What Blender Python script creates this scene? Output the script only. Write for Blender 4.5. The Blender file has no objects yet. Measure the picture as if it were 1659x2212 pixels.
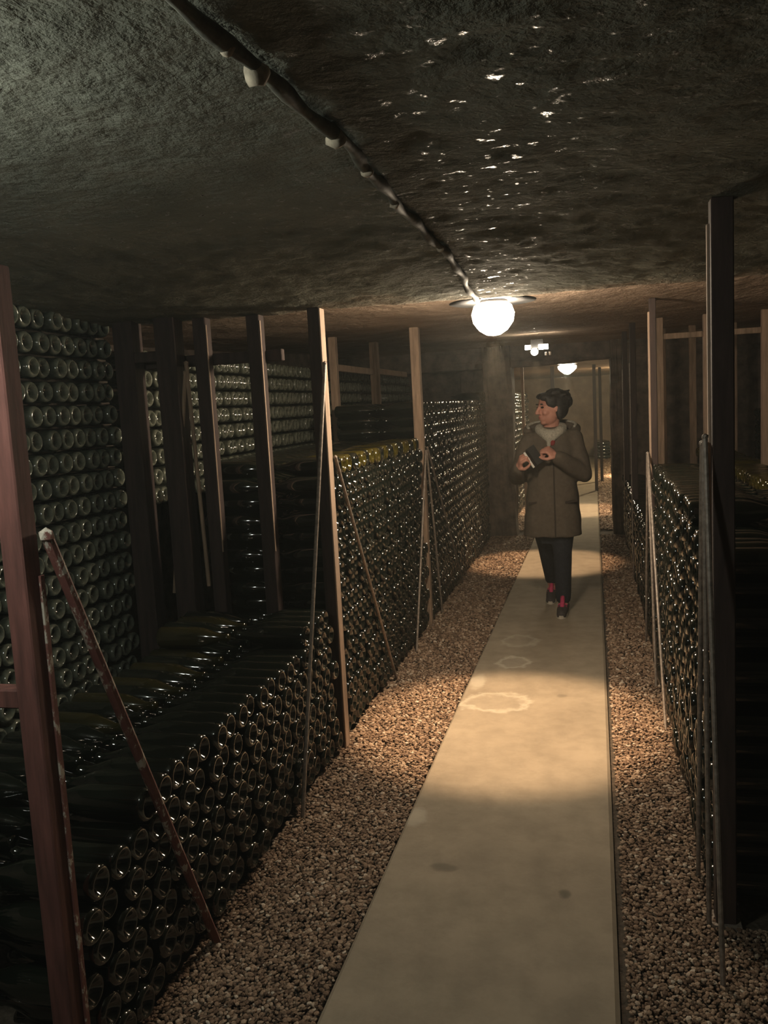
import bpy, bmesh, math, random
import numpy as np
from mathutils import Vector, Matrix, Euler
from mathutils.bvhtree import BVHTree
random.seed(7); rng = np.random.default_rng(7)
R = math.radians
S = bpy.context.scene
COL = S.collection

# ------------------------------------------------------------------ camera
cd = bpy.data.cameras.new('camera'); cam = bpy.data.objects.new('camera', cd); COL.objects.link(cam)
cd.sensor_fit = 'VERTICAL'; cd.sensor_height = 36.0; cd.lens = 36.0 * 1850 / 2212; cd.clip_start = 0.05
CAM_R = Matrix.Rotation(R(13.9), 3, 'Z') @ Matrix.Rotation(R(90 - 6.9), 3, 'X') @ Matrix.Rotation(R(-3.1), 3, 'Z')
cam.matrix_world = Matrix.Translation((0, 0, 1.5)) @ CAM_R.to_4x4()
S.camera = cam
# ------------------------------------------------------------------ world, exposure
w = bpy.data.worlds.new('world'); S.world = w; w.use_nodes = True
w.node_tree.nodes['Background'].inputs[0].default_value = (0.012, 0.012, 0.011, 1)
w.node_tree.nodes['Background'].inputs[1].default_value = 1.0
HAZE = 0.0060           # thin haze, added to lift the blacks and spread lamp glow
hv = w.node_tree.nodes.new('ShaderNodeVolumeScatter'); hv.inputs['Color'].default_value = (0.93, 1.0, 0.96, 1)
hv.inputs['Density'].default_value = HAZE; hv.inputs['Anisotropy'].default_value = 0.2
w.node_tree.links.new(hv.outputs[0], w.node_tree.nodes['World Output'].inputs['Volume'])
S.cycles.max_bounces = 6; S.cycles.diffuse_bounces = 3; S.cycles.glossy_bounces = 3; S.cycles.volume_bounces = 0; S.cycles.adaptive_threshold = 0.06; S.cycles.adaptive_min_samples = 12
S.view_settings.view_transform = 'Standard'; S.view_settings.look = 'None'
S.view_settings.exposure = 0.0; S.view_settings.gamma = 1.0; S.view_settings.use_curve_mapping = False
# lamp strengths (used by the lamp builders further down)
GLOBE = 230.0            # emission of the frosted globe over the aisle
DOWN = 250.0             # watts of the bulb's downward beam
ENTRY = 74.0            # emission of the lamp behind the camera
ENTRY_POS = (-1.12, 0.90, 1.95)
WARM = (1.0, 0.67, 0.39)
COOL = (0.95, 1.0, 0.88)

# ------------------------------------------------------------------ helpers
def link(name, me, mats=(), parent=None):
    o = bpy.data.objects.new(name, me); COL.objects.link(o)
    for m in (mats if isinstance(mats, (list, tuple)) else [mats]):
        if m is not None: me.materials.append(m)
    if parent is not None: o.parent = parent
    return o
def from_bm(name, bm, mats, parent=None, smooth=False):
    me = bpy.data.meshes.new(name); bmesh.ops.recalc_face_normals(bm, faces=bm.faces); bm.to_mesh(me); bm.free()
    if smooth: me.polygons.foreach_set('use_smooth', [True] * len(me.polygons))
    return link(name, me, mats, parent)
def tag(o, label=None, cat=None, group=None, kind=None):
    for k, v in (('label', label), ('category', cat), ('group', group), ('kind', kind)):
        if v: o[k] = v
    return o
def empty(name, loc=(0, 0, 0)):
    o = bpy.data.objects.new(name, None); COL.objects.link(o); o.location = loc; o.empty_display_size = 0.1
    return o
def add_box(bm, lo, hi, mat=None, bevel=0.0):
    lo = Vector(lo); hi = Vector(hi)
    r = bmesh.ops.create_cube(bm, size=1.0)
    vs = r['verts']
    for v in vs:
        v.co = Vector(((lo[i] + hi[i]) / 2 + v.co[i] * (hi[i] - lo[i])) for i in range(3))
    if bevel > 0:
        es = list({e for v in vs for e in v.link_edges})
        rr = bmesh.ops.bevel(bm, geom=es, offset=bevel, segments=1, affect='EDGES')
    return vs
def add_rod(bm, a, b, ra, rb=None, n=8):
    a = Vector(a); b = Vector(b); rb = ra if rb is None else rb
    d = (b - a).normalized(); u = d.orthogonal().normalized(); v = d.cross(u)
    A = [bm.verts.new(a + (u * math.cos(t) + v * math.sin(t)) * ra) for t in [2 * math.pi * k / n for k in range(n)]]
    B = [bm.verts.new(b + (u * math.cos(t) + v * math.sin(t)) * rb) for t in [2 * math.pi * k / n for k in range(n)]]
    for k in range(n): bm.faces.new((A[k], A[(k + 1) % n], B[(k + 1) % n], B[k]))
    bm.faces.new(A[::-1]); bm.faces.new(B)
def add_bar(bm, a, b, wx, wy):
    """flat rectangular bar from a to b"""
    a = Vector(a); b = Vector(b); d = (b - a).normalized()
    u = d.cross(Vector((1, 0, 0)));  u = (u if u.length > 1e-3 else d.cross(Vector((0, 1, 0)))).normalized(); v = d.cross(u)
    A = [bm.verts.new(a + u * sx * wy / 2 + v * sy * wx / 2) for sx, sy in ((-1, -1), (1, -1), (1, 1), (-1, 1))]
    B = [bm.verts.new(b + u * sx * wy / 2 + v * sy * wx / 2) for sx, sy in ((-1, -1), (1, -1), (1, 1), (-1, 1))]
    for k in range(4): bm.faces.new((A[k], A[(k + 1) % 4], B[(k + 1) % 4], B[k]))
    bm.faces.new(A[::-1]); bm.faces.new(B)
def add_lathe(bm, prof, n=24, origin=(0, 0, 0)):
    o = Vector(origin); rings = []
    for r, z in prof:
        if r < 1e-5: rings.append([bm.verts.new(o + Vector((0, 0, z)))])
        else: rings.append([bm.verts.new(o + Vector((r * math.cos(2 * math.pi * k / n), r * math.sin(2 * math.pi * k / n), z))) for k in range(n)])
    for a, b in zip(rings, rings[1:]):
        for k in range(n):
            q = [a[k % len(a)], a[(k + 1) % len(a)], b[(k + 1) % len(b)], b[k % len(b)]]
            q2 = []
            for x in q:
                if x not in q2: q2.append(x)
            if len(q2) > 2: bm.faces.new(q2)
def part_box(name, lo, hi, mat, parent, bevel=0.003):
    bm = bmesh.new(); add_box(bm, lo, hi, bevel=bevel); return from_bm(name, bm, mat, parent)
def part_rod(name, a, b, r, mat, parent, n=8):
    bm = bmesh.new(); add_rod(bm, a, b, r, n=n); return from_bm(name, bm, mat, parent, smooth=False)

# ------------------------------------------------------------------ materials
def newmat(name):
    m = bpy.data.materials.new(name); m.use_nodes = True
    nt = m.node_tree; b = nt.nodes['Principled BSDF']
    return m, nt, b
def nd(nt, t, **kw):
    n = nt.nodes.new(t)
    for k, v in kw.items():
        if k in n.inputs.keys() if isinstance(k, str) else False: n.inputs[k].default_value = v
        else: setattr(n, k, v)
    return n
def noise(nt, scale, detail=6, rough=0.6, coord='Object', stretch=None):
    tc = nt.nodes.new('ShaderNodeTexCoord'); n = nt.nodes.new('ShaderNodeTexNoise')
    n.inputs['Scale'].default_value = scale; n.inputs['Detail'].default_value = detail; n.inputs['Roughness'].default_value = rough
    src = tc.outputs[coord]
    if stretch:
        mp = nt.nodes.new('ShaderNodeMapping'); mp.inputs['Scale'].default_value = stretch
        nt.links.new(src, mp.inputs[0]); src = mp.outputs[0]
    nt.links.new(src, n.inputs['Vector'])
    return n
def ramp(nt, src, stops):
    r = nt.nodes.new('ShaderNodeValToRGB'); els = r.color_ramp.elements
    while len(els) < len(stops): els.new(0.5)
    for e, (p, c) in zip(els, stops):
        e.position = p; e.color = (c, c, c, 1) if isinstance(c, (int, float)) else (*c, 1)
    nt.links.new(src, r.inputs[0]); return r
def bump(nt, b, src, strength, dist, prev=None):
    bp = nt.nodes.new('ShaderNodeBump'); bp.inputs['Strength'].default_value = strength; bp.inputs['Distance'].default_value = dist
    nt.links.new(src, bp.inputs['Height'])
    if prev is not None: nt.links.new(prev.outputs[0], bp.inputs['Normal'])
    nt.links.new(bp.outputs[0], b.inputs['Normal']); return bp
def simple(name, color, rough=0.6, metal=0.0, spec=0.5, var=0.25, scale=30, bumpd=0.0, stretch=None, coord='Object'):
    m, nt, b = newmat(name)
    n = noise(nt, scale, stretch=stretch, coord=coord)
    c = Vector(color)
    r = ramp(nt, n.outputs['Fac'], [(0.3, tuple(c * (1 - var))), (0.7, tuple(c * (1 + var)))])
    nt.links.new(r.outputs[0], b.inputs['Base Color'])
    b.inputs['Roughness'].default_value = rough; b.inputs['Metallic'].default_value = metal
    b.inputs['Specular IOR Level'].default_value = spec
    if bumpd: bump(nt, b, n.outputs['Fac'], 0.6, bumpd)
    return m
def emit(name, color, strength):
    m = bpy.data.materials.new(name); m.use_nodes = True; nt = m.node_tree; nt.nodes.clear()
    e = nt.nodes.new('ShaderNodeEmission'); o = nt.nodes.new('ShaderNodeOutputMaterial')
    e.inputs[0].default_value = (*color, 1); e.inputs[1].default_value = strength
    nt.links.new(e.outputs[0], o.inputs[0]); return m

# rock ceiling: dark stone, wet patches that glint
def rock():
    m, nt, b = newmat('wet_rock')
    n1 = noise(nt, 3.5, 8, 0.62); n2 = noise(nt, 26, 5, 0.65); n3 = noise(nt, 34, 3, 0.5)
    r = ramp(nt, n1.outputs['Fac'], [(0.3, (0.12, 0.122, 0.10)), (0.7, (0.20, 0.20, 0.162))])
    r_lit = ramp(nt, n1.outputs['Fac'], [(0.3, (0.28, 0.205, 0.155)), (0.7, (0.45, 0.34, 0.255))])  # lamplight put into the colour: paler, warmer rock beyond the lamp
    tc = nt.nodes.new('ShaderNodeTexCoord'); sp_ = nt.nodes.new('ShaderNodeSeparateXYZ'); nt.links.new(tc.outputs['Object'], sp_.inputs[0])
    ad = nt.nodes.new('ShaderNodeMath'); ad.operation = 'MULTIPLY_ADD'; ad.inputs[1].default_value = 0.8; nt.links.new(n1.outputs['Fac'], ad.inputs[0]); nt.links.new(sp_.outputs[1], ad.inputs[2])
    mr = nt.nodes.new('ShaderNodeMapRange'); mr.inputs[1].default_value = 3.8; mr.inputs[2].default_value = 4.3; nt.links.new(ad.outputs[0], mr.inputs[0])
    mxr = nt.nodes.new('ShaderNodeMix'); mxr.data_type = 'RGBA'; nt.links.new(mr.outputs[0], mxr.inputs[0]); nt.links.new(r.outputs[0], mxr.inputs[6]); nt.links.new(r_lit.outputs[0], mxr.inputs[7])
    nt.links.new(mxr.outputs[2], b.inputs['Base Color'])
    rr = ramp(nt, n3.outputs['Fac'], [(0.62, 0.95), (0.70, 0.25)])
    nt.links.new(rr.outputs[0], b.inputs['Roughness'])
    sp = ramp(nt, n3.outputs['Fac'], [(0.62, 0.02), (0.70, 0.4)]); nt.links.new(sp.outputs[0], b.inputs['Specular IOR Level'])
    bp = bump(nt, b, n2.outputs['Fac'], 0.7, 0.022)
    return m
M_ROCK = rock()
def concrete():
    m, nt, b = newmat('path_concrete')
    n1 = noise(nt, 2.2, 8, 0.65); n2 = noise(nt, 40, 4, 0.6); n3 = noise(nt, 9, 6, 0.7)
    base = ramp(nt, n1.outputs['Fac'], [(0.3, (0.275, 0.23, 0.17)), (0.7, (0.35, 0.297, 0.222))])
    mot = ramp(nt, n3.outputs['Fac'], [(0.35, (0.8, 0.8, 0.8)), (0.6, (1, 1, 1))])
    mx = nt.nodes.new('ShaderNodeMix'); mx.data_type = 'RGBA'; mx.blend_type = 'MULTIPLY'; mx.inputs[0].default_value = 1
    nt.links.new(base.outputs[0], mx.inputs[6]); nt.links.new(mot.outputs[0], mx.inputs[7])
    last = mx.outputs[2]
    tc = nt.nodes.new('ShaderNodeTexCoord')
    # chalky rings and dark spots where the photograph has them
    def spot(cx, cy, sx, sy, ring, col, amt, prev):
        mp = nt.nodes.new('ShaderNodeMapping'); mp.vector_type = 'POINT'
        mp.inputs['Location'].default_value = (-cx / sx, -cy / sy, 0); mp.inputs['Scale'].default_value = (1 / sx, 1 / sy, 0)
        nt.links.new(tc.outputs['Object'], mp.inputs[0])
        wn = noise(nt, 14, 4, 0.6)
        ad = nt.nodes.new('ShaderNodeVectorMath'); ad.operation = 'MULTIPLY_ADD'
        ad.inputs[1].default_value = (0.9, 0.9, 0); nt.links.new(wn.outputs['Color'], ad.inputs[0]); nt.links.new(mp.outputs[0], ad.inputs[2])
        sb = nt.nodes.new('ShaderNodeVectorMath'); sb.operation = 'SUBTRACT'; sb.inputs[1].default_value = (0.45, 0.45, 0)
        nt.links.new(ad.outputs[0], sb.inputs[0])
        ln = nt.nodes.new('ShaderNodeVectorMath'); ln.operation = 'LENGTH'; nt.links.new(sb.outputs[0], ln.inputs[0])
        stops = [(0.0, 0.15), (0.6, 0.15), (0.8, 1.0), (0.98, 0.0)] if ring else [(0.0, 1.0), (0.6, 0.8), (1.0, 0.0)]
        rp = ramp(nt, ln.outputs['Value'], stops)
        mu = nt.nodes.new('ShaderNodeMath'); mu.operation = 'MULTIPLY'; mu.inputs[1].default_value = amt
        nt.links.new(rp.outputs[0], mu.inputs[0])
        x = nt.nodes.new('ShaderNodeMix'); x.data_type = 'RGBA'; x.inputs[7].default_value = (*col, 1)
        nt.links.new(mu.outputs[0], x.inputs[0]); nt.links.new(prev, x.inputs[6])
        return x.outputs[2]
    chalk = (0.62, 0.58, 0.48); dark = (0.09, 0.08, 0.06)
    for a in [(-0.47, 4.80, 0.11, 0.13, True, chalk, 0.5), (-0.47, 5.25, 0.13, 0.16, True, chalk, 0.3), (-0.50, 4.13, 0.20, 0.16, True, chalk, 0.45),
              (-0.63, 4.45, 0.05, 0.14, False, chalk, 0.5), (-0.115, 2.476, 0.022, 0.028, False, dark, 0.8), (-0.50, 2.57, 0.05, 0.03, False, dark, 0.6),
              (-0.18, 4.25, 0.03, 0.03, False, dark, 0.5), (-0.66, 2.9, 0.05, 0.09, False, chalk, 0.35)]:
        last = spot(*a, last)
    nt.links.new(last, b.inputs['Base Color'])
    b.inputs['Roughness'].default_value = 0.85
    bump(nt, b, n2.outputs['Fac'], 0.25, 0.004)
    return m
M_PATH = concrete()
M_EARTH = simple('dark_earth', (0.075, 0.058, 0.042), 0.95, scale=60, var=0.5, bumpd=0.01)
def gravel_mat():
    m, nt, b = newmat('gravel_stone')
    at = nt.nodes.new('ShaderNodeAttribute'); at.attribute_name = 'tone'
    r = ramp(nt, at.outputs['Fac'], [(0.0, (0.13, 0.08, 0.052)), (0.5, (0.27, 0.178, 0.115)), (0.9, (0.42, 0.31, 0.22)), (1.0, (0.6, 0.52, 0.42))])
    nt.links.new(r.outputs[0], b.inputs['Base Color']); b.inputs['Roughness'].default_value = 0.8
    return m
M_GRAVEL = gravel_mat()
def bottle_mat(name, body, dustc, amt, coat=0.0):
    m, nt, b = newmat(name)
    at = nt.nodes.new('ShaderNodeAttribute'); at.attribute_name = 'dust'
    n = noise(nt, 45, 4, 0.6, coord='Object')
    rp = ramp(nt, n.outputs['Fac'], [(0.25, 0.35), (0.7, 1.0)])
    mu = nt.nodes.new('ShaderNodeMath'); mu.operation = 'MULTIPLY'; nt.links.new(at.outputs['Fac'], mu.inputs[0]); nt.links.new(rp.outputs[0], mu.inputs[1])
    m2 = nt.nodes.new('ShaderNodeMath'); m2.operation = 'MULTIPLY'; m2.inputs[1].default_value = amt; nt.links.new(mu.outputs[0], m2.inputs[0])
    x = nt.nodes.new('ShaderNodeMix'); x.data_type = 'RGBA'; x.inputs[6].default_value = (*body, 1); x.inputs[7].default_value = (*dustc, 1)
    nt.links.new(m2.outputs[0], x.inputs[0]); nt.links.new(x.outputs[2], b.inputs['Base Color'])
    b.inputs['Coat Weight'].default_value = 0.8; b.inputs['Coat Roughness'].default_value = 0.07; b.inputs['Coat IOR'].default_value = 1.6
    b.inputs['Roughness'].default_value = 0.12; b.inputs['IOR'].default_value = 1.5
    b.inputs['Specular IOR Level'].default_value = 0.7
    return m
M_GLASS = bottle_mat('dark_green_glass', (0.004, 0.0065, 0.004), (0.035, 0.037, 0.028), 0.3)
M_DUSTY = bottle_mat('dusty_green_glass', (0.010, 0.014, 0.009), (0.23, 0.245, 0.19), 0.95)
M_BACKLIT2 = bottle_mat('painted_dim_backlit_glass', (0.022, 0.019, 0.004), (0.05, 0.045, 0.02), 0.5)  # fainter painted tint of light coming through the glass
M_BACKLIT = bottle_mat('painted_backlit_glass', (0.050, 0.040, 0.003), (0.08, 0.065, 0.01), 0.5)  # yellow of light passing through green glass, put into the colour
M_REDPOST = simple('worn_red_paint', (0.135, 0.052, 0.042), 0.8, scale=14, var=0.45, bumpd=0.003, stretch=(3, 3, 0.35))
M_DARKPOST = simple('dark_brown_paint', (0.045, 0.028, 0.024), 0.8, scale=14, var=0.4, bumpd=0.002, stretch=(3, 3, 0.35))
M_PALEPOST = simple('pale_timber_and_lit_edges', (0.42, 0.30, 0.22), 0.8, scale=16, var=0.3, bumpd=0.002, stretch=(3, 3, 0.3))  # pale timber; also paints the lamplit edges of dark posts
M_WOOD = simple('weathered_wood', (0.34, 0.24, 0.17), 0.85, scale=18, var=0.4, bumpd=0.003, stretch=(3, 3, 0.25))
M_LATH = simple('dark_lath_wood', (0.05, 0.04, 0.03), 0.9, scale=30, var=0.4, stretch=(1, 0.2, 1))
M_ROD = simple('rusty_steel_rod', (0.30, 0.25, 0.21), 0.55, metal=0.3, scale=60, var=0.4)
def flaky():
    m, nt, b = newmat('flaking_red_rod')
    n = noise(nt, 38, 5, 0.7, stretch=(1, 1, 0.5))
    r = ramp(nt, n.outputs['Fac'], [(0.46, (0.17, 0.06, 0.05)), (0.54, (0.20, 0.09, 0.07)), (0.58, (0.5, 0.45, 0.38))])
    nt.links.new(r.outputs[0], b.inputs['Base Color']); b.inputs['Roughness'].default_value = 0.7
    bump(nt, b, n.outputs['Fac'], 0.5, 0.002); return m
M_FLAKY = flaky()
M_STONE = simple('rough_cellar_stone', (0.16, 0.125, 0.10), 0.9, scale=7, var=0.5, bumpd=0.02)
M_FARWALL = simple('far_masonry', (0.30, 0.22, 0.165), 0.9, scale=3, var=0.3, bumpd=0.01)
M_METAL = simple('dark_lamp_metal', (0.05, 0.05, 0.052), 0.5, metal=0.6, scale=40, var=0.2)

# ------------------------------------------------------------------ setting
def grid_mesh(name, x0, x1, y0, y1, step, zf, mat, flip=False):
    nx = int((x1 - x0) / step) + 1; ny = int((y1 - y0) / step) + 1
    X, Y = np.meshgrid(np.linspace(x0, x1, nx), np.linspace(y0, y1, ny))
    Z = zf(X, Y); V = np.stack([X, Y, Z], -1).reshape(-1, 3)
    i = np.arange(nx * ny).reshape(ny, nx)
    F = np.stack([i[:-1, :-1], i[:-1, 1:], i[1:, 1:], i[1:, :-1]], -1).reshape(-1, 4)
    if flip: F = F[:, ::-1]
    return np_mesh(name, V, F, mat)
def np_mesh(name, V, F, mats, attr=None, smooth=True):
    me = bpy.data.meshes.new(name); nv, nf, k = len(V), len(F), F.shape[1]
    me.vertices.add(nv); me.vertices.foreach_set('co', np.asarray(V, np.float32).ravel())
    me.loops.add(nf * k); me.loops.foreach_set('vertex_index', np.asarray(F, np.int32).ravel())
    me.polygons.add(nf); me.polygons.foreach_set('loop_start', np.arange(0, nf * k, k, dtype=np.int32))
    me.polygons.foreach_set('use_smooth', np.full(nf, smooth))
    me.update(calc_edges=True)
    if attr:
        for an, av in attr.items():
            a = me.attributes.new(an, 'FLOAT', 'POINT'); a.data.foreach_set('value', np.asarray(av, np.float32))
    return link(name, me, mats)
def vnoise(X, Y, scale, seed):
    """smooth value noise"""
    g = np.random.default_rng(seed).random((256, 256))
    x = X * scale + 50; y = Y * scale + 50
    xi = np.floor(x).astype(int); yi = np.floor(y).astype(int); fx = x - xi; fy = y - yi
    fx = fx * fx * (3 - 2 * fx); fy = fy * fy * (3 - 2 * fy)
    G = lambda a, b: g[a % 256, b % 256]
    return (G(xi, yi) * (1 - fx) + G(xi + 1, yi) * fx) * (1 - fy) + (G(xi, yi + 1) * (1 - fx) + G(xi + 1, yi + 1) * fx) * fy - 0.5
def ceil_base(Y):
    return np.interp(Y, [-3, 2.3, 3.58, 3.80, 5.2, 7.0, 9.3, 9.9, 11, 25], [1.98, 1.99, 1.922, 2.015, 2.0, 2.06, 2.13, 2.02, 2.0, 2.03])
def ceil_z(X, Y):
    return ceil_base(Y) + 0.020 * vnoise(X, Y, 0.9, 1) + 0.008 * vnoise(X, Y, 4.5, 2) + 0.004 * vnoise(X, Y, 13, 3) + 0.0055 * vnoise(X, Y, 30, 4)
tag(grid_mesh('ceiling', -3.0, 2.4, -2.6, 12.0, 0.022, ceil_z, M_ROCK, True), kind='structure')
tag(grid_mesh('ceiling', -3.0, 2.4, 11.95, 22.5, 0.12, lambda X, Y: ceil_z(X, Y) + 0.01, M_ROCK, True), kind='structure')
def shell(name, lo, hi, mat):
    bm = bmesh.new(); add_box(bm, lo, hi); return tag(from_bm(name, bm, mat), kind='structure')
shell('floor', (-3.1, -2.6, -0.2), (2.5, 22.6, -0.012), M_EARTH)
shell('wall_left', (-3.2, -2.6, -0.2), (-3.0, 22.6, 2.3), M_STONE)
shell('wall_right', (2.4, -2.6, -0.2), (2.6, 22.6, 2.3), M_STONE)
shell('wall_back', (-3.2, -2.8, -0.2), (2.6, -2.6, 2.3), M_STONE)
shell('wall_far', (-3.2, 22.3, -0.2), (2.6, 22.5, 2.3), M_FARWALL)
# concrete path slab with eased edges
def path_edge(Y): return np.interp(Y, [0, 4, 9, 22], [-0.70, -0.685, -0.645, -0.60])
bm = bmesh.new()
ys = [-2.5, 0, 2, 4, 6, 9, 12, 16, 22.25]; rows = []
for y in ys:
    l = float(path_edge(y)); r_ = float(np.interp(y, [0, 4, 9, 22], [0.025, 0.04, 0.05, 0.07]))
    rows.append([bm.verts.new(p) for p in ((l, y, -0.1), (l, y, 0.006), (l + 0.01, y, 0.014), (r_ - 0.012, y, 0.014), (r_, y, 0.004), (r_, y, -0.1))])
for a, b in zip(rows, rows[1:]):
    for k in range(5): bm.faces.new((a[k], a[k + 1], b[k + 1], b[k]))
bm.faces.new(rows[0]); bm.faces.new(rows[-1][::-1])
tag(from_bm('path', bm, M_PATH), label='pale concrete walkway down the middle of the aisle', kind='structure')
# doorway at the end of the rack aisle: two stone piers and a lintel beam
def rough_block(name, lo, hi, mat, parent=None, amp=0.012, cuts=8):
    bm = bmesh.new(); add_box(bm, lo, hi); bmesh.ops.subdivide_edges(bm, edges=bm.edges[:], cuts=cuts, use_grid_fill=True)
    for v in bm.verts: v.co += Vector((random.uniform(-amp, amp), random.uniform(-amp, amp), random.uniform(-amp, amp) * 0.5))
    return from_bm(name, bm, mat, parent)
rough_block('pillar', (-1.16, 9.5, -0.05), (-0.85, 9.85, 2.2), M_STONE)['kind'] = 'structure'
rough_block('pillar', (0.20, 9.5, -0.05), (0.335, 9.85, 2.2), M_STONE)['kind'] = 'structure'
bm = bmesh.new(); add_box(bm, (-3.0, 9.55, 1.90), (2.4, 9.85, 2.3))
bmesh.ops.subdivide_edges(bm, edges=bm.edges[:], cuts=10, use_grid_fill=True)
for v in bm.verts: v.co += Vector((0, random.uniform(-.01, .01), random.uniform(-.008, .008) - 0.03 * (v.co.x < -0.3) * (v.co.z < 2)))
tag(from_bm('beam', bm, M_STONE), kind='structure')

shell('wall_right', (0.335, 9.58, -0.1), (2.4, 9.8, 2.2), M_STONE)
shell('wall_left', (-3.0, 10.3, -0.1), (-1.45, 10.5, 2.2), M_STONE)
shell('wall_left', (-1.45, 9.85, -0.1), (-1.15, 10.5, 2.2), M_STONE)

# ------------------------------------------------------------------ gravel strips
def ico(sub=1):
    bm = bmesh.new(); bmesh.ops.create_icosphere(bm, subdivisions=sub, radius=1.0)
    V = np.array([v.co for v in bm.verts]); F = np.array([[v.index for v in f.verts] for f in bm.faces]); bm.free(); return V, F
IV, IF = ico(1)
def gravel(name, xf0, xf1, y0, y1, label):
    # bedding layer, bumpy
    pts = []
    y = y0
    while y < y1:
        st = 0.0095 + 0.0016 * max(0, y - 2.0)
        x0, x1 = xf0(y), xf1(y)
        n = max(1, int((x1 - x0) / st))
        for k in range(n):
            pts.append((x0 + (k + rng.random()) * (x1 - x0) / n, y + rng.random() * st, st))
        y += st
    P = np.array(pts); n = len(P)
    s = P[:, 2:3] * 0.62 * (0.6 + 0.8 * rng.random((n, 1)))
    sc = s * (0.7 + 0.6 * rng.random((n, 3))) * np.array([1, 1, 0.7])
    a = rng.random(n) * 6.283; ca, sa = np.cos(a), np.sin(a)
    L = IV[None] * (1 + 0.18 * (rng.random((n, len(IV), 1)) - 0.5)) * sc[:, None, :]
    tz = (rng.random((n, 1)) - 0.5) * 0.8
    x = L[..., 0] * ca[:, None] - L[..., 1] * sa[:, None]; yy = L[..., 0] * sa[:, None] + L[..., 1] * ca[:, None]; z = L[..., 2] + tz * x
    hz = 0.004 + 0.006 * rng.random(n) + 0.012 * vnoise(P[:, 0], P[:, 1], 6, 9)
    V = np.stack([x + P[:, 0:1], yy + P[:, 1:2], z + hz[:, None]], -1).reshape(-1, 3)
    F = (IF[None] + (np.arange(n) * len(IV))[:, None, None]).reshape(-1, 3)
    tone = np.repeat(np.clip(rng.random(n) ** 1.2, 0, 1), len(IV))
    o = np_mesh(name, V, F, M_GRAVEL, {'tone': tone}, smooth=False)
    return tag(o, label, 'gravel', kind='stuff')
gravel('gravel', lambda y: -1.13, lambda y: float(path_edge(y)) - 0.004, 1.2, 9.5, 'reddish brown gravel strip between the concrete path and the braced bottle stacks')
gravel('gravel', lambda y: float(np.interp(y, [0, 4, 9], [0.046, 0.058, 0.066])), lambda y: 0.62 if y < 2.38 else 0.315, 1.2, 9.5, 'narrow brown gravel strip on the straight dark-edged side of the path')
gravel('gravel', lambda y: -1.2, lambda y: float(path_edge(y)) - 0.004, 9.9, 16, 'ochre gravel beyond the stone doorway on the pillar side')
gravel('gravel', lambda y: 0.07, lambda y: 0.9, 9.9, 22, 'ochre gravel beyond the stone doorway reaching the far wall')

# ------------------------------------------------------------------ lamps
def lamp(loc, strength, down, color, label, globe=((0.0, -0.165), (0.03, -0.16), (0.062, -0.14), (0.088, -0.105), (0.094, -0.07), (0.082, -0.035), (0.06, -0.02)), disc=0.19, cable=None):
    t = tag(empty('ceiling_lamp', loc), label, 'lamp')
    bm = bmesh.new(); add_lathe(bm, [(0.0, 0.03), (0.05, 0.03), (0.055, 0.0), (disc * 0.7, -0.006), (disc, -0.016), (disc, -0.02), (0.06, -0.012), (0.0, -0.012)], 32)
    from_bm('lamp_shade', bm, M_METAL, t, True)
    bm = bmesh.new(); add_lathe(bm, list(globe), 28)
    from_bm('globe', bm, emit('lamp_glow', color, strength), t, True)
    bm = bmesh.new(); add_lathe(bm, [(0.062, -0.010), (0.066, -0.014), (0.066, -0.03), (0.060, -0.034)], 28)
    from_bm('collar', bm, M_METAL, t, True)
    if down:
        ld = bpy.data.lights.new('bulb_beam', 'SPOT'); ld.energy = down; ld.spot_size = R(52); ld.spot_blend = 0.5; ld.shadow_soft_size = 0.03; ld.color = WARM
        lo = bpy.data.objects.new('bulb_beam', ld); COL.objects.link(lo); lo.parent = t; lo.location = (0, 0, -0.18)
    return t
lamp((-0.412, 3.85, 1.955), GLOBE, DOWN, (1.0, 0.82, 0.60), 'bright round globe lamp glaring under the dark ceiling above the path')
lamp((-0.30, 11.6, 1.965), 190.0, 190.0, (1.0, 0.86, 0.6), 'far dome lamp glowing beyond the stone doorway', globe=((0.0, -0.155), (0.03, -0.15), (0.08, -0.115), (0.115, -0.08), (0.12, -0.05), (0.11, -0.04), (0.08, -0.03)), disc=0.13)
lamp(ENTRY_POS, ENTRY, 0.0, COOL, 'globe lamp behind the viewer near the cellar entry')
# twin-panel fitting with a small bulb between the two panels
t = tag(empty('twin_lamp', (-0.47, 7.9, 1.99)), 'small fitting with two glowing panels and a round bulb hung before the doorway', 'lamp')
glow2 = emit('panel_glow', (1.0, 0.88, 0.68), 55.0)
bm = bmesh.new(); add_box(bm, (-0.05, 0.0, -0.03), (0.06, 0.03, 0.05), bevel=0.004); from_bm('mount', bm, M_METAL, t)
for x0, x1, z0, z1 in ((-0.10, -0.05, -0.04, 0.0), (0.02, 0.105, -0.045, 0.0)):
    bm = bmesh.new(); add_box(bm, (x0, -0.014, z0), (x1, -0.0005, z1), bevel=0.003); from_bm('panel', bm, glow2, t)
bm = bmesh.new(); bmesh.ops.create_uvsphere(bm, u_segments=16, v_segments=10, radius=0.033)
for v in bm.verts: v.co += Vector((-0.015, -0.03, -0.062))
from_bm('bulb', bm, glow2, t, True)
for x in (0.075, 0.11):
    bm = bmesh.new(); add_box(bm, (x, -0.01, -0.1), (x + 0.018, 0.01, -0.07), bevel=0.002); from_bm('bracket', bm, M_ROD, t)
ld = bpy.data.lights.new('bulb_beam', 'SPOT'); ld.energy = 190; ld.spot_size = R(46); ld.spot_blend = 0.5; ld.shadow_soft_size = 0.03; ld.color = WARM
lo = bpy.data.objects.new('bulb_beam', ld); COL.objects.link(lo); lo.parent = t; lo.location = (0, -0.03, -0.11)
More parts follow.
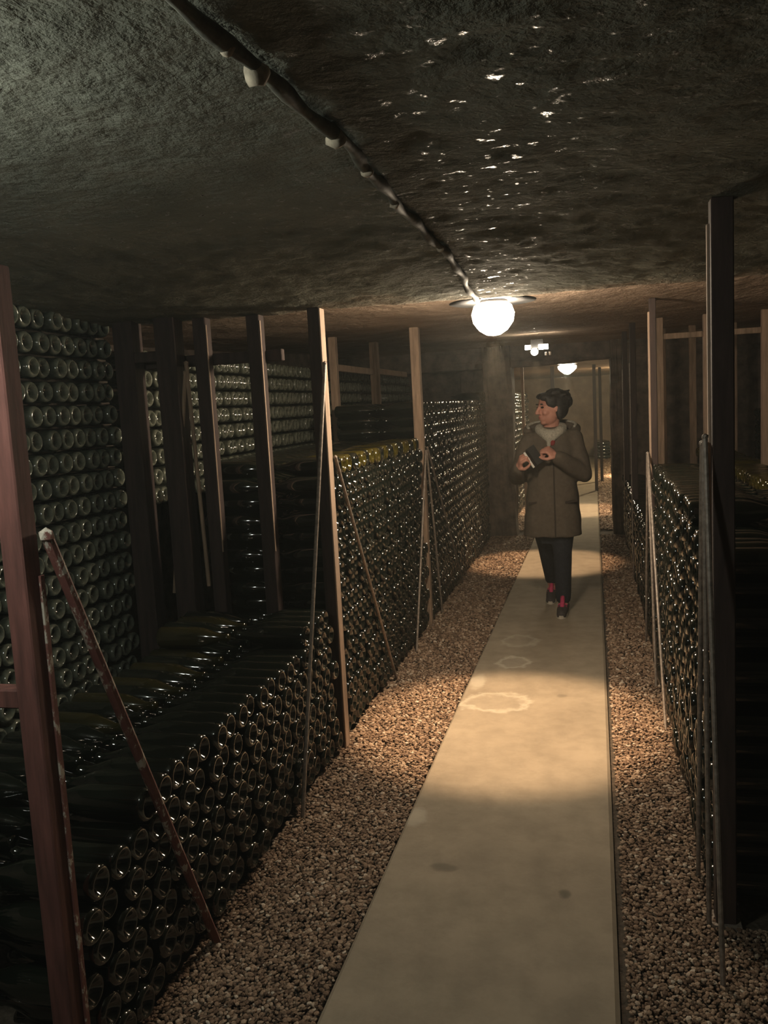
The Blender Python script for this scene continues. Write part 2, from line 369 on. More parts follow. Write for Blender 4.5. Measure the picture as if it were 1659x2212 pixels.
lamp((0.95, 16.5, 1.97), 600.0, 900.0, (1.0, 0.78, 0.45), 'unseen lamp placed behind the doorway pillar to light the far chamber')  # unseen lamp, set out of sight to brighten the far floor

# ceiling cable with clips
t = tag(empty('ceiling_cable', (-0.432, 0, 0)), 'dark cable with crusted pale clips running along the rock ceiling to the globe lamp', 'cable')
def cz(y): return float(ceil_base(np.array([y]))[0] + 0.025 * vnoise(np.array([-0.432]), np.array([y]), 0.9, 1)[0] + 0.008 * vnoise(np.array([-0.432]), np.array([y]), 4.5, 2)[0])
bm = bmesh.new(); rings = []
for y in np.arange(0.2, 3.74, 0.04):
    cx, cz_ = 0.010 * math.sin(y * 5) + 0.004 * math.sin(y * 17), cz(y) - 0.013
    rr0 = 0.011 + 0.0025 * math.sin(y * 31)
    rings.append([bm.verts.new((cx + rr0 * math.cos(t_), y, cz_ + rr0 * math.sin(t_))) for t_ in [2 * math.pi * k / 10 for k in range(10)]])
for a_, b_ in zip(rings, rings[1:]):
    for k in range(10): bm.faces.new((a_[k], a_[(k + 1) % 10], b_[(k + 1) % 10], b_[k]))
bm.faces.new(rings[0]); bm.faces.new(rings[-1][::-1])
from_bm('cable', bm, simple('grimy_cable', (0.10, 0.097, 0.075), 0.7, scale=25, var=0.6, bumpd=0.003), t, True)
M_CLIP = simple('crusted_clip', (0.40, 0.34, 0.26), 0.9, scale=60, var=0.3, bumpd=0.002)
for y, s in ((1.08, .5), (1.17, 1.0), (1.50, 0.9), (1.73, .6), (2.04, .6), (2.6, .5)):
    bm = bmesh.new(); bmesh.ops.create_icosphere(bm, subdivisions=2, radius=0.019 * s)
    for v in bm.verts: v.co = Vector((v.co.x * 1.1, v.co.y * 0.9, v.co.z)) * random.uniform(0.8, 1.15) + Vector((0.010 * math.sin(y * 5), y, cz(y) - 0.02))
    from_bm('clip', bm, M_CLIP, t, True)

# ------------------------------------------------------------------ rack posts, braces and rails
TOP = 1.95
def post(name, x0, x1, y0, y1, mat, label, braces=(), z1=None, rods=M_ROD, rails=(), edge=None, group=None):
    cx, cy = (x0 + x1) / 2, (y0 + y1) / 2
    if z1 is None: z1 = float(ceil_z(np.array([cx]), np.array([cy]))[0])
    t = tag(empty(name, (cx, cy, 0)), label, 'post', group)
    T = Vector((cx, cy, 0))
    bm = bmesh.new(); add_box(bm, Vector((x0, y0, -0.012)) - T, Vector((x1, y1, z1)) - T, bevel=0.003); from_bm('upright', bm, mat, t)
    bm = bmesh.new(); add_box(bm, Vector((x0 - .012, y0 - .012, -0.012)) - T, Vector((x1 + .012, y1 + .012, 0.008)) - T); from_bm('foot_plate', bm, rods, t)
    for a, b, r in braces:
        part_rod('brace', Vector(a) - T, Vector(b) - T, r, rods, t)
        bm = bmesh.new(); bmesh.ops.create_icosphere(bm, subdivisions=1, radius=r * 1.35)
        for v in bm.verts: v.co = v.co * 1.0 + (Vector(a) - T)
        from_bm('brace_bolt', bm, rods, t)
    for lo, hi in rails: part_box('rail', Vector(lo) - T, Vector(hi) - T, mat, t)
    if edge:  # flaking on the red post; the pale strips are painted lamplight
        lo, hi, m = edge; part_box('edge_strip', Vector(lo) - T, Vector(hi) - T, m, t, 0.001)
    return t
# red post close to the viewer
post('rack_post', -1.150, -1.10, 1.455, 1.507, M_REDPOST, 'thick worn red post with flaking diagonal brace at the head of the low stack',
     braces=[((-1.085, 1.515, 1.28), (-1.085, 2.11, -0.01), 0.0125)], z1=1.815, rods=M_FLAKY,
     rails=[((-1.75, 1.46, 0.93), (-1.15, 1.50, 0.97))], edge=((-1.0995, 1.494, 0.0), (-1.094, 1.5085, 1.2), M_FLAKY))
# lamplit braced post between the low and the middle stack
post('rack_post', -1.150, -1.10, 3.49, 3.555, M_DARKPOST, 'upright post, pale in lamplight, with two thin diagonal rods between low and middle stacks',
     braces=[((-1.085, 3.49, 1.70), (-1.085, 2.86, -0.01), 0.008), ((-1.085, 3.56, 1.30), (-1.085, 4.48, -0.01), 0.008)],
     edge=((-1.1005, 3.492, 0.0), (-1.094, 3.553, 1.93), M_PALEPOST))  # lamplit face of the dark post painted as a pale strip
post('rack_post', -1.160, -1.10, 5.64, 5.70, M_WOOD, 'wooden post with three thin splayed rods between middle and far stacks',
     braces=[((-1.085, 5.64, 1.20), (-1.085, 5.02, -0.01), 0.007), ((-1.085, 5.67, 1.20), (-1.085, 5.98, -0.01), 0.007), ((-1.085, 5.70, 1.22), (-1.085, 7.04, -0.01), 0.007)])
post('rack_post', -1.43, -1.37, 3.50, 3.56, M_DARKPOST, 'dark brown post at the shadowed end of the middle stack', edge=((-1.3705, 3.502, 0.9), (-1.367, 3.512, 1.9), M_PALEPOST))  # pale strip paints the side lit by the lamp
post('rack_post', -1.68, -1.62, 3.50, 3.56, M_DARKPOST, 'dark post with a slanting red strut behind the low stack',
     braces=[((-1.715, 3.485, 1.74), (-1.69, 3.485, 0.75), 0.009), ((-1.72, 3.48, 1.70), (-1.86, 3.48, 0.72), 0.009)], rods=M_WOOD,
     edge=((-1.6205, 3.502, 0.9), (-1.617, 3.512, 1.9), M_PALEPOST),  # lit side of the post, painted pale
     rails=[((-2.05, 3.565, 1.73), (-1.30, 3.60, 1.78))])
# wooden posts behind the middle stack, tied by a rail
for (x, y, z1, wd, lab) in ((-1.84, 6.02, 1.93, .055, 'weathered wooden post behind the middle stack, first along the top rail'), (-1.84, 7.21, 2.0, .07, 'thicker weathered wooden post behind the middle stack under the rail'),
                            (-1.84, 9.2, 2.05, .05, 'thin wooden post behind the far stack close to the doorway')):
    post('timber_post', x, x + wd, y, y + wd, M_WOOD, lab, rails=([((x - 0.0, 6.08, 1.79), (x + .03, 7.21, 1.84)), ((x, 7.28, 1.80), (x + .03, 8.6, 1.85))] if y < 6.5 else ()))
# opposite side
post('rack_post', 0.307, 0.362, 2.40, 2.455, M_DARKPOST, 'black post with three splayed rods at the shadowed end of the opposite stack',
     braces=[((0.288, 2.46, 1.36), (0.288, 2.66, -0.01), 0.007), ((0.288, 2.43, 1.36), (0.288, 2.40, -0.01), 0.007), ((0.288, 2.40, 1.38), (0.288, 2.13, -0.01), 0.007)],
     edge=((0.301, 2.44, 0.9), (0.308, 2.457, 1.93), M_PALEPOST))  # lamp-facing corner painted pale
post('rack_post', 0.306, 0.340, 4.82, 4.865, M_DARKPOST, 'slim post, ochre in lamplight, with splayed rods at the inner end of the opposite stack',
     braces=[((0.288, 4.82, 1.18), (0.288, 3.86, -0.01), 0.007), ((0.288, 4.84, 1.18), (0.288, 4.45, -0.01), 0.007), ((0.288, 4.87, 1.18), (0.288, 5.3, -0.01), 0.007)], edge=((0.298, 4.822, 0.0), (0.307, 4.863, 1.93), M_PALEPOST))  # pale strip stands for the lamplit side
for y, lab in ((7.1, 'thin dark post past the slim ochre post'), (8.75, 'thin dark post standing next to the narrow doorway pillar')):
    post('rack_post', 0.30, 0.345, y, y + .045, M_DARKPOST, lab, edge=((0.294, y + .035, 0.0), (0.301, y + .047, 1.75), M_ROD))
# timber frame behind the opposite stack
for x, wd, lab in ((0.46, .045, 'narrow wooden post of the tied timber frame, beside the slim ochre post'), (0.775, .06, 'broad pale wooden post in the middle of the tied timber frame'), (1.16, .06, 'ochre wooden post at the outer end of the tied timber frame')):
    post('timber_post', x, x + wd, 6.5, 6.5 + wd, M_PALEPOST if x > .7 else M_WOOD, lab,
         rails=([((0.505, 6.515, 1.88), (0.775, 6.545, 1.92)), ((0.835, 6.515, 1.88), (1.16, 6.545, 1.92))] if x < .5 else ()))
for x, y, lab in ((0.635, 8.65, 'dim wooden post far behind the slim ochre post'), (0.90, 8.6, 'dim wooden post far behind the broad pale post'), (1.26, 8.6, 'dim wooden post far behind the black post')):
    post('timber_post', x, x + .06, y, y + .06, M_WOOD, lab)

for x, y, wd, lab in ((-0.83, 10.6, .035, 'thin pale pole just inside the stone doorway'), (0.02, 14.0, .05, 'dark post in the far chamber, seen above the parka shoulder'), (0.12, 15.5, .05, 'second dark post in the far chamber, deeper than the first'),
                     (-0.62, 13.8, .06, 'dark post in the far chamber behind the visitor')):
    post('timber_post', x, x + wd, y, y + wd, M_PALEPOST if x < -.7 else M_DARKPOST, lab)
# ------------------------------------------------------------------ bottles
NSEG = 16
PROF = [(0.0, 0.027), (0.010, 0.0245), (0.019, 0.0165), (0.026, 0.006), (0.0295, 0.0012), (0.032, 0.0), (0.0365, 0.0018), (0.0405, 0.0065), (0.0426, 0.013), (0.0432, 0.021),
        (0.0432, 0.165), (0.0395, 0.195), (0.027, 0.232), (0.0165, 0.262), (0.0145, 0.288), (0.0165, 0.290), (0.0165, 0.302), (0.0, 0.302)]
DUST = [0.05, 0.08, 0.25, 0.9, 1.0, 1.0, 1.0, 0.9, 0.6, 0.4, 0.3, 0.2, 0.1, 0, 0, 0, 0, 0]
def bottle_arrays(nseg):
    V, D, F = [], [], []; idx = []
    for (r, x), d in zip(PROF, DUST):
        if r == 0.0: idx.append([len(V)]); V.append((x, 0, 0)); D.append(d)
        else:
            idx.append(list(range(len(V), len(V) + nseg)))
            for k in range(nseg):
                a = 2 * math.pi * k / nseg; V.append((x, r * math.cos(a), r * math.sin(a))); D.append(d)
    for a, b in zip(idx, idx[1:]):
        for k in range(nseg):
            k2 = (k + 1) % nseg
            if len(a) == 1: F.append((a[0], b[k2], b[k], b[k]))
            elif len(b) == 1: F.append((a[k], a[k2], b[0], b[0]))
            else: F.append((a[k], a[k2], b[k2], b[k]))
    return np.array(V), np.array(D), F
def bottle_mesh(name, nseg, mat):
    V, D, F = bottle_arrays(nseg)
    me = bpy.data.meshes.new(name)
    me.from_pydata([tuple(v) for v in V], [], [tuple(dict.fromkeys(f)) for f in F]); me.update()
    me.polygons.foreach_set('use_smooth', [True] * len(me.polygons))
    a = me.attributes.new('dust', 'FLOAT', 'POINT'); a.data.foreach_set('value', D.astype(np.float32))
    me.materials.append(mat); return me
B = []          # dicts: pos, dirx (+1 neck to +X / -1), mat key, stack, layer, col
def stack(key, xface, dirx, y0, y1, topf, zmin=0.0, pitch=0.0885, vp=0.0785, mat='glass', z0=0.034, hexa=True, topmat=None, rowmax=None):
    n = int((y1 - y0 - 0.088) / pitch) + 1; layer = 0
    z = z0
    nl = int((2.0 - z0) / vp)
    for L in range(nl):
        zc = z0 + 0.044 + L * vp
        if zc + 0.03 < zmin: continue
        off = pitch / 2 * (L % 2) if hexa else random.uniform(0, pitch * 0.5)
        for c in range(n):
            y = y0 + 0.044 + c * pitch + off
            if y > y1 - 0.03: continue
            if zc + 0.044 > topf(y): continue
            top = zc + vp + 0.044 > topf(y)
            B.append(dict(p=(xface + random.uniform(-0.012, 0.012) , y + random.uniform(-1, 1) * (.0006 if hexa else .0028), zc - 0.036 + random.uniform(-.0004, .0004)), d=dirx, mat=(topmat if (top and topmat) else mat), s=key, L=L, c=c, top=top,
                          ry=R(random.uniform(-1.0, 1.0)), rz=R(random.uniform(-0.9, 0.9))))
jit = lambda f, a: (lambda y: f(y) + a * (vnoise(np.array([y]), np.array([0.0]), 3.3, 21)[0]))
stack('A', -1.105, -1, 1.52, 3.47, jit(lambda y: np.interp(y, [1.5, 2.0, 3.0, 3.47], [0.58, 0.62, 0.68, 0.71]), .05))
stack('A2', -1.735, 1, 1.30, 3.44, jit(lambda y: np.interp(y, [1.5, 2.0, 3.0, 3.47], [0.56, 0.62, 0.68, 0.71]), .05), zmin=0.3)
stack('B', -1.105, -1, 3.585, 5.63, lambda y: 1.35)
stack('B2', -1.735, 1, 3.60, 5.60, lambda y: 1.35, zmin=0.0)
stack('C', -1.105, -1, 5.72, 9.3, lambda y: np.interp(y, [5.7, 9.3], [1.57, 1.62]))
stack('C2', -1.735, 1, 5.74, 9.2, lambda y: 1.58, zmin=1.2)
stack('D', -2.10, -1, 2.05, 3.62, lambda y: 2.0, zmin=0.33, vp=0.0965, mat='dusty', hexa=False, z0=0.048, pitch=0.093)
stack('DD', -2.10, -1, 3.70, 10.2, lambda y: 1.91, zmin=1.08, vp=0.0965, mat='dusty', hexa=False, z0=0.02, pitch=0.093)
stack('F', 0.305, 1, 2.475, 4.80, jit(lambda y: np.interp(y, [2.4, 2.6, 3.1, 4.8], [1.05, 1.12, 1.16, 1.15]), .03))
stack('F2', 0.935, -1, 2.475, 4.78, lambda y: 0.99)
stack('G', 0.305, 1, 4.90, 9.4, lambda y: 0.74)
stack('K', 0.93, 1, 4.95, 6.46, lambda y: 1.03, zmin=0.2, topmat='olive')  # top layer tinted olive as if light shone through
stack('K', 0.93, 1, 6.60, 8.4, lambda y: 1.03, zmin=0.2, topmat='olive')  # same olive tint for light shining through
stack('N', -0.95, -1, 10.55, 13.5, lambda y: 1.62)
stack('Q', 0.10, 1, 21.0, 22.1, lambda y: 0.45)
stack('M', 1.60, 1, 5.0, 9.4, lambda y: 1.35, zmin=0.7)
# light through top bottles of the middle and low stacks, painted as olive tint
for b in B:
    if b['s'] == 'B' and b['top'] and b['p'][1] < 5.4 and b['c'] % 3: b['mat'] = 'olive'
    if b['s'] == 'A2' and b['top'] and b['p'][1] > 2.3 and b['c'] % 2: b['mat'] = 'dim'
MATS = {'glass': M_GLASS, 'dusty': M_DUSTY, 'olive': M_BACKLIT, 'dim': M_BACKLIT2}  # olive and dim: painted tint of light through the glass
# --- which bottles show largest: ray test against the stacks
def inview(p):
    v = CAM_R.transposed() @ (Vector(p) - Vector((0, 0, 1.5)))
    if v.z > -0.1: return None
    x = 1659 / 2 + 1850 * v.x / -v.z; y = 1106 - 1850 * v.y / -v.z
    return (x, y, -v.z)
tv, tf = [], []
for i, b in enumerate(B):
    b['z'] = b['p'][2] + 0.036
    k0 = len(tv)
    for x in (0, 0.18):
        for k in range(8):
            a = 2 * math.pi * k / 8; tv.append((b['p'][0] + b['d'] * x, b['p'][1] + 0.042 * math.cos(a), b['z'] + 0.042 * math.sin(a)))
    tf.append(list(range(k0, k0 + 8))); tf.append(list(range(k0 + 8, k0 + 16)))
    for k in range(8): tf.append([k0 + k, k0 + (k + 1) % 8, k0 + 8 + (k + 1) % 8, k0 + 8 + k])
bvh = BVHTree.FromPolygons(tv, tf)
EYE = Vector((0, 0, 1.5))
for i, b in enumerate(B):
    score = 0; px = 0
    for dx, dy, dz in ((0, 0, 0), (0, .034, 0), (0, -.034, 0), (0, 0, .036), (0, 0, -.034), (.08, 0, .0425), (.16, 0, .0425)):
        q = Vector((b['p'][0] + b['d'] * dx + (-b['d'] * 0.002 if dx == 0 else 0), b['p'][1] + dy, b['z'] + dz + (0.002 if dx else 0)))
        uv = inview(q)
        if uv is None or not (0 <= uv[0] < 1659 and 0 <= uv[1] < 2212): continue
        d = (q - EYE); hit = bvh.ray_cast(EYE, d.normalized(), d.length - 0.004)
        if hit[0] is None: score += 1
    if score:
        ctr = Vector((b['p'][0], b['p'][1], b['z'])); dist = (ctr - EYE).length
        cosi = abs((ctr - EYE).normalized().x)
        b['px'] = (0.088 * 1850 / dist) ** 2 * (cosi if score < 7 else max(cosi, .5)) * min(score, 5) / 5
    else: b['px'] = 0.0
order = sorted(range(len(B)), key=lambda i: -B[i]['px'])
single = set([i for i in order[:300] if B[i]['px'] > 0])
ORD = ['zeroth', 'first', 'second', 'third', 'fourth', 'fifth', 'sixth', 'seventh', 'eighth', 'ninth', 'tenth', 'eleventh', 'twelfth', 'thirteenth', 'fourteenth', 'fifteenth', 'sixteenth', 'seventeenth',
       'eighteenth', 'nineteenth', 'twentieth', 'twenty-first', 'twenty-second', 'twenty-third', 'twenty-fourth', 'twenty-fifth', 'twenty-sixth', 'twenty-seventh', 'twenty-eighth', 'twenty-ninth', 'thirtieth']
GROUPS = {'A': 'bottles in the low stack beside the red post', 'A2': 'rear row bottles in the low stack', 'B': 'bottles in the middle stack', 'B2': 'rear row bottles in the middle stack',
          'C': 'bottles in the far braced stack', 'C2': 'bottles in the far braced stack', 'D': 'dusty bottles in the tall back stack', 'DD': 'bottles in the long back stack', 'F': 'bottles in the opposite stack', 'F2': 'rear row bottles in the opposite stack',
          'G': 'bottles in the opposite stack', 'K': 'bottles behind the opposite stack', 'M': 'bottles behind the opposite stack', 'N': 'bottles beyond the doorway', 'Q': 'bottles beyond the doorway'}
WHERE = {'A': ('dark green bottle end in low stack', 'pale post', True), 'A2': ('dark bottle in rear row of low stack', 'pale post', True), 'B': ('dark green bottle end in middle stack', 'pale post', False), 'B2': ('bottle in rear row of middle stack', 'pale post', False),
         'C': ('dark bottle end in far braced stack', 'wooden post', False), 'C2': ('dark bottle in rear row of far stack', 'wooden post', False), 'D': ('dusty bottle end in tall back stack', 'dark post', True), 'DD': ('dusty bottle end in long back stack', 'dark post', False),
         'F': ('dark bottle end in opposite stack', 'black post', False), 'F2': ('bottle in rear row of opposite stack', 'black post', False), 'G': ('dark bottle end in low opposite stack', 'ochre post', False),
         'K': ('dark green bottle behind opposite stack', 'black post', False), 'M': ('dark bottle in rearmost stack', 'black post', False), 'N': ('dark bottle in the stack beyond the doorway', 'doorway', False), 'Q': ('dark bottle at the far wall', 'doorway', False)}
protos = {k: bottle_mesh('bottle', NSEG, m) for k, m in MATS.items()}
rowsof = {}
for i, b in enumerate(B): rowsof.setdefault((b['s'], b['L']), []).append(i)
rank = {}
for (s, L), ids in rowsof.items():
    ids.sort(key=lambda i: -B[i]['p'][1] if WHERE[s][2] else B[i]['p'][1])
    for k, i in enumerate(ids): rank[i] = k + 1
def rot_of(b):
    return Euler((0, b['ry'], b['rz'] + (math.pi if b['d'] < 0 else 0.0)), 'XYZ')
for i in sorted(single):
    b = B[i]
    o = bpy.data.objects.new('wine_bottle', protos[b['mat']]); COL.objects.link(o)
    o.location = (b['p'][0], b['p'][1], b['z']); o.rotation_euler = rot_of(b)
    w0, near, rev = WHERE[b['s']]
    k = rank[i]; L0 = b['L'] + 1
    lab = '%s, %s layer up, %s from %s' % (w0, ORD[min(L0, 30)], ORD[k] if k <= 30 else 'about %s dozen along' % {2: 'two', 3: 'three', 4: 'four', 5: 'five', 6: 'six', 7: 'seven'}[min(7, k // 12)], near)
    tag(o, lab, 'bottle', GROUPS[b['s']])
# all the others as one mass
def mass(name, ids, nseg, label):
    V, D, F = bottle_arrays(nseg); Fq = np.array([f for f in F if len(set(f)) == 4]); Ft = np.array([tuple(dict.fromkeys(f)) for f in F if len(set(f)) == 3])
    n = len(ids); nv = len(V)
    Rm = np.array([np.array(rot_of(B[i]).to_matrix()) for i in ids]); P = np.array([(B[i]['p'][0], B[i]['p'][1], B[i]['z']) for i in ids])
    W = np.einsum('nij,vj->nvi', Rm, V) + P[:, None, :]
    off = (np.arange(n) * nv)[:, None, None]
    q = (Fq[None] + off).reshape(-1, 4); t3 = (Ft[None] + off).reshape(-1, 3)
    me = bpy.data.meshes.new(name)
    me.vertices.add(n * nv); me.vertices.foreach_set('co', W.astype(np.float32).ravel())
    nl = q.size + t3.size; me.loops.add(nl); me.loops.foreach_set('vertex_index', np.concatenate([q.ravel(), t3.ravel()]).astype(np.int32))
    nf = len(q) + len(t3); me.polygons.add(nf)
    ls = np.concatenate([np.arange(len(q)) * 4, len(q) * 4 + np.arange(len(t3)) * 3]).astype(np.int32); me.polygons.foreach_set('loop_start', ls)
    me.polygons.foreach_set('use_smooth', np.full(nf, True))
    keys = list(MATS); mi = np.array([keys.index(B[i]['mat']) for i in ids])
    me.polygons.foreach_set('material_index', np.concatenate([np.repeat(mi, len(Fq)), np.repeat(mi, len(Ft))]).astype(np.int32))
    me.update(calc_edges=True)
    a = me.attributes.new('dust', 'FLOAT', 'POINT'); a.data.foreach_set('value', np.tile(D, n).astype(np.float32))
    o = link(name, me, [MATS[k] for k in keys]); return tag(o, label, 'bottles', kind='stuff')
rest = [i for i in range(len(B)) if i not in single]
mass('bottle_stack', rest, 12, 'thousands of dark bottles lying stacked along both sides of the aisle, glinting in rows')
print('bottles', len(B), 'single', len(single), {s: sum(1 for i in single if B[i]['s'] == s) for s in GROUPS})

# timber bin of the tall back stack: posts, rail and laths between the layers
t = tag(empty('bottle_bin', (-2.1, 3.3, 0)), 'dark timber bin of the tall dusty stack with laths between bottle layers', 'rack')
T = Vector((-2.1, 3.3, 0))
for x in (-2.04, -1.84):
    part_box('bin_post', Vector((x, 3.45, -0.012)) - T, Vector((x + 0.095, 3.54, 1.99)) - T, M_DARKPOST, t)
part_box('bin_rail', Vector((-1.95, 3.455, 1.755)) - T, Vector((-1.835, 3.51, 1.80)) - T, M_DARKPOST, t)
for L in range(4, 21):
    z = 0.048 + L * 0.0965 - 0.0055
    for x in (-2.19, -2.31):
        part_box('lath', Vector((x, 2.06, z + 0.0)) - T, Vector((x + 0.025, 3.585, z + 0.0085)) - T, M_LATH, t, 0)
# ------------------------------------------------------------------ the visitor
def simple_skin():
    m, nt, b = newmat('skin'); n = noise(nt, 22, 4, 0.5)
    r = ramp(nt, n.outputs['Fac'], [(0.3, (0.50, 0.235, 0.175)), (0.7, (0.60, 0.30, 0.225))]); nt.links.new(r.outputs[0], b.inputs['Base Color'])
    b.inputs['Roughness'].default_value = 0.55; return m
M_SKIN = simple_skin()
M_PARKA = simple('olive_brown_parka', (0.108, 0.088, 0.068), 0.9, scale=35, var=0.15, bumpd=0.004, spec=0.2)
M_SEAM = simple('dark_seam_cloth', (0.045, 0.035, 0.028), 0.9, scale=40, var=0.2, spec=0.2)
M_FLEECE = simple('pale_grey_fleece', (0.40, 0.38, 0.32), 0.95, scale=90, var=0.3, bumpd=0.006, spec=0.1)
M_JEANS = simple('dark_indigo_denim', (0.020, 0.023, 0.032), 0.9, scale=70, var=0.3, spec=0.2)
M_HAIR = simple('dark_hair', (0.022, 0.018, 0.016), 0.5, scale=60, var=0.5, bumpd=0.004, stretch=(1, 1, 4))
M_SHOE = simple('dark_shoe_mesh', (0.05, 0.042, 0.042), 0.8, scale=80, var=0.3)
M_SOLE = simple('pale_sole', (0.55, 0.50, 0.42), 0.7, scale=50, var=0.1)
M_PINK = simple('pink_lace', (0.55, 0.045, 0.14), 0.7, scale=70, var=0.2)
M_RED = simple('red_shirt', (0.28, 0.04, 0.04), 0.9, scale=40, var=0.2)
M_BLACK = simple('black_case', (0.012, 0.012, 0.012), 0.5, scale=40, var=0.2)
M_SILVER = simple('pale_metal_edge', (0.85, 0.83, 0.78), 0.45, metal=0.2, scale=40, var=0.05)
M_EYE = simple('dark_eye', (0.03, 0.02, 0.018), 0.2, scale=40, var=0.2)
PB = Vector((-0.285, 6.05, 0.0))
def ell(bm, c, r, axes=None, sub=3):
    q = bmesh.ops.create_icosphere(bm, subdivisions=sub, radius=1.0); c = Vector(c)
    for v in q['verts']:
        p = Vector((v.co.x * r[0], v.co.y * r[1], v.co.z * r[2]))
        if axes: p = axes[0] * p.x + axes[1] * p.y + axes[2] * p.z
        v.co = c + p
def limb(bm, pts, rad, n=14):
    for (a, b, ra, rb) in zip(pts, pts[1:], rad, rad[1:]): add_rod(bm, a, b, ra, rb, n)
    for p, r in zip(pts, rad): ell(bm, p, (r, r, r), sub=2)
def loft(bm, rings, n=28):
    """rings: (cx, cy, z, rx, ry)"""
    prev = None; all_ = []
    for cx, cy, z, rx, ry in rings:
        r = [bm.verts.new((cx + rx * math.copysign(abs(math.cos(t)) ** .8, math.cos(t)), cy + ry * math.copysign(abs(math.sin(t)) ** .8, math.sin(t)), z)) for t in [2 * math.pi * k / n for k in range(n)]]
        if prev:
            for k in range(n): bm.faces.new((prev[k], prev[(k + 1) % n], r[(k + 1) % n], r[k]))
        else: bm.faces.new(r[::-1])
        prev = r
    bm.faces.new(prev)
def remesh(name, bm, vox, smooth, mats, parent, post_fn=None):
    me = bpy.data.meshes.new(name); bmesh.ops.recalc_face_normals(bm, faces=bm.faces); bm.to_mesh(me); bm.free()
    o = bpy.data.objects.new(name, me); COL.objects.link(o)
    md = o.modifiers.new('r', 'REMESH'); md.mode = 'VOXEL'; md.voxel_size = vox; md.use_smooth_shade = True
    if smooth: sm = o.modifiers.new('s', 'SMOOTH'); sm.iterations = smooth; sm.factor = 0.5
    dg = bpy.context.evaluated_depsgraph_get(); dg.update()
    m2 = bpy.data.meshes.new_from_object(o.evaluated_get(dg)); m2.name = name
    o.modifiers.clear(); o.data = m2; bpy.data.meshes.remove(me)
    m2.materials.clear()
    for m in (mats if isinstance(mats, list) else [mats]): m2.materials.append(m)
    m2.polygons.foreach_set('use_smooth', [True] * len(m2.polygons))
    if parent: o.parent = parent
    return o
X, Y_, Z = Vector((1, 0, 0)), Vector((0, 1, 0)), Vector((0, 0, 1))
SHL, SHR = Vector((-0.130, 6.05, 1.235)), Vector((-0.425, 6.05, 1.225))      # shoulders (person's left is at +X)
ELL, ELR = Vector((-0.068, 6.02, 0.985)), Vector((-0.515, 6.02, 0.975))
WRL, WRR = Vector((-0.238, 5.85, 1.115)), Vector((-0.485, 5.80, 1.055))
def hand(bm, W, d, n, thumb, curl=(50, 70, 45), spread=0.019):
    d = d.normalized(); n = (n - d * n.dot(d)).normalized(); s = d.cross(n) * thumb
    ell(bm, W + d * 0.045, (0.052, 0.040, 0.017), (d, s, n))
    limb(bm, [W - d * 0.03, W + d * 0.02], [0.024, 0.026])
    for k, (off, L) in enumerate(((1.5, .9), (.5, 1.0), (-.5, .95), (-1.5, .76))):
        p = W + d * (0.084 - 0.004 * abs(off)) + s * off * spread; a = 0; pts = [W + d * 0.05 + s * off * spread * .8, p]; 
        for seg, c in zip((.041, .026, .021), curl):
            a += R(c + 4 * k); p = p + (d * math.cos(a) + n * math.sin(a)) * seg * L; pts.append(p)
        limb(bm, pts, [.0105, .0105, .0093, .0085, .0075], 10)
    p0 = W + d * 0.02 + s * 0.026; p1 = p0 + (d * .55 + s * .65 + n * .5).normalized() * .042; p2 = p1 + (d * .8 + s * .05 + n * .6).normalized() * .032; p3 = p2 + (d * .8 - s * .3 + n * .5).normalized() * .022
    limb(bm, [p0, p1, p2, p3], [.015, .0115, .010, .008], 10)
# head frame: face turned to the person's right
HF = Vector((-0.87, -0.48, -0.08)).normalized(); HS = HF.cross(Z).normalized(); HU = HS.cross(HF).normalized()
HC = Vector((-0.272, 6.03, 1.440)); AX = (HF, HS, HU)
def H(f, s, u): return HC + HF * f + HS * s + HU * u
person = None
bm = bmesh.new()
# head and face
ell(bm, H(-0.008, 0, 0.018), (0.096, 0.074, 0.094), AX); ell(bm, H(0.025, 0, -0.045), (0.066, 0.060, 0.070), AX)
ell(bm, H(0.062, 0, -0.088), (0.026, 0.030, 0.022), AX, 2); ell(bm, H(0.050, 0, -0.060), (0.045, 0.045, 0.035), AX, 2)
for s in (-1, 1):
    ell(bm, H(0.062, s * 0.034, 0.034), (0.022, 0.026, 0.010), AX, 2)         # brow
    ell(bm, H(0.058, s * 0.038, -0.024), (0.028, 0.022, 0.022), AX, 2)        # cheek
    ell(bm, H(-0.008, s * 0.073, -0.004), (0.018, 0.008, 0.030), AX, 2)       # ear
limb(bm, [H(0.085, 0, 0.022), H(0.098, 0, 0.0), H(0.110, 0, -0.022)], [0.010, 0.011, 0.0135], 10)   # nose
for s in (-1, 1): ell(bm, H(0.097, s * 0.011, -0.026), (0.011, 0.008, 0.008), AX, 2)
ell(bm, H(0.087, 0, -0.050), (0.011, 0.024, 0.0065), AX, 2); ell(bm, H(0.084, 0, -0.062), (0.011, 0.021, 0.0075), AX, 2)
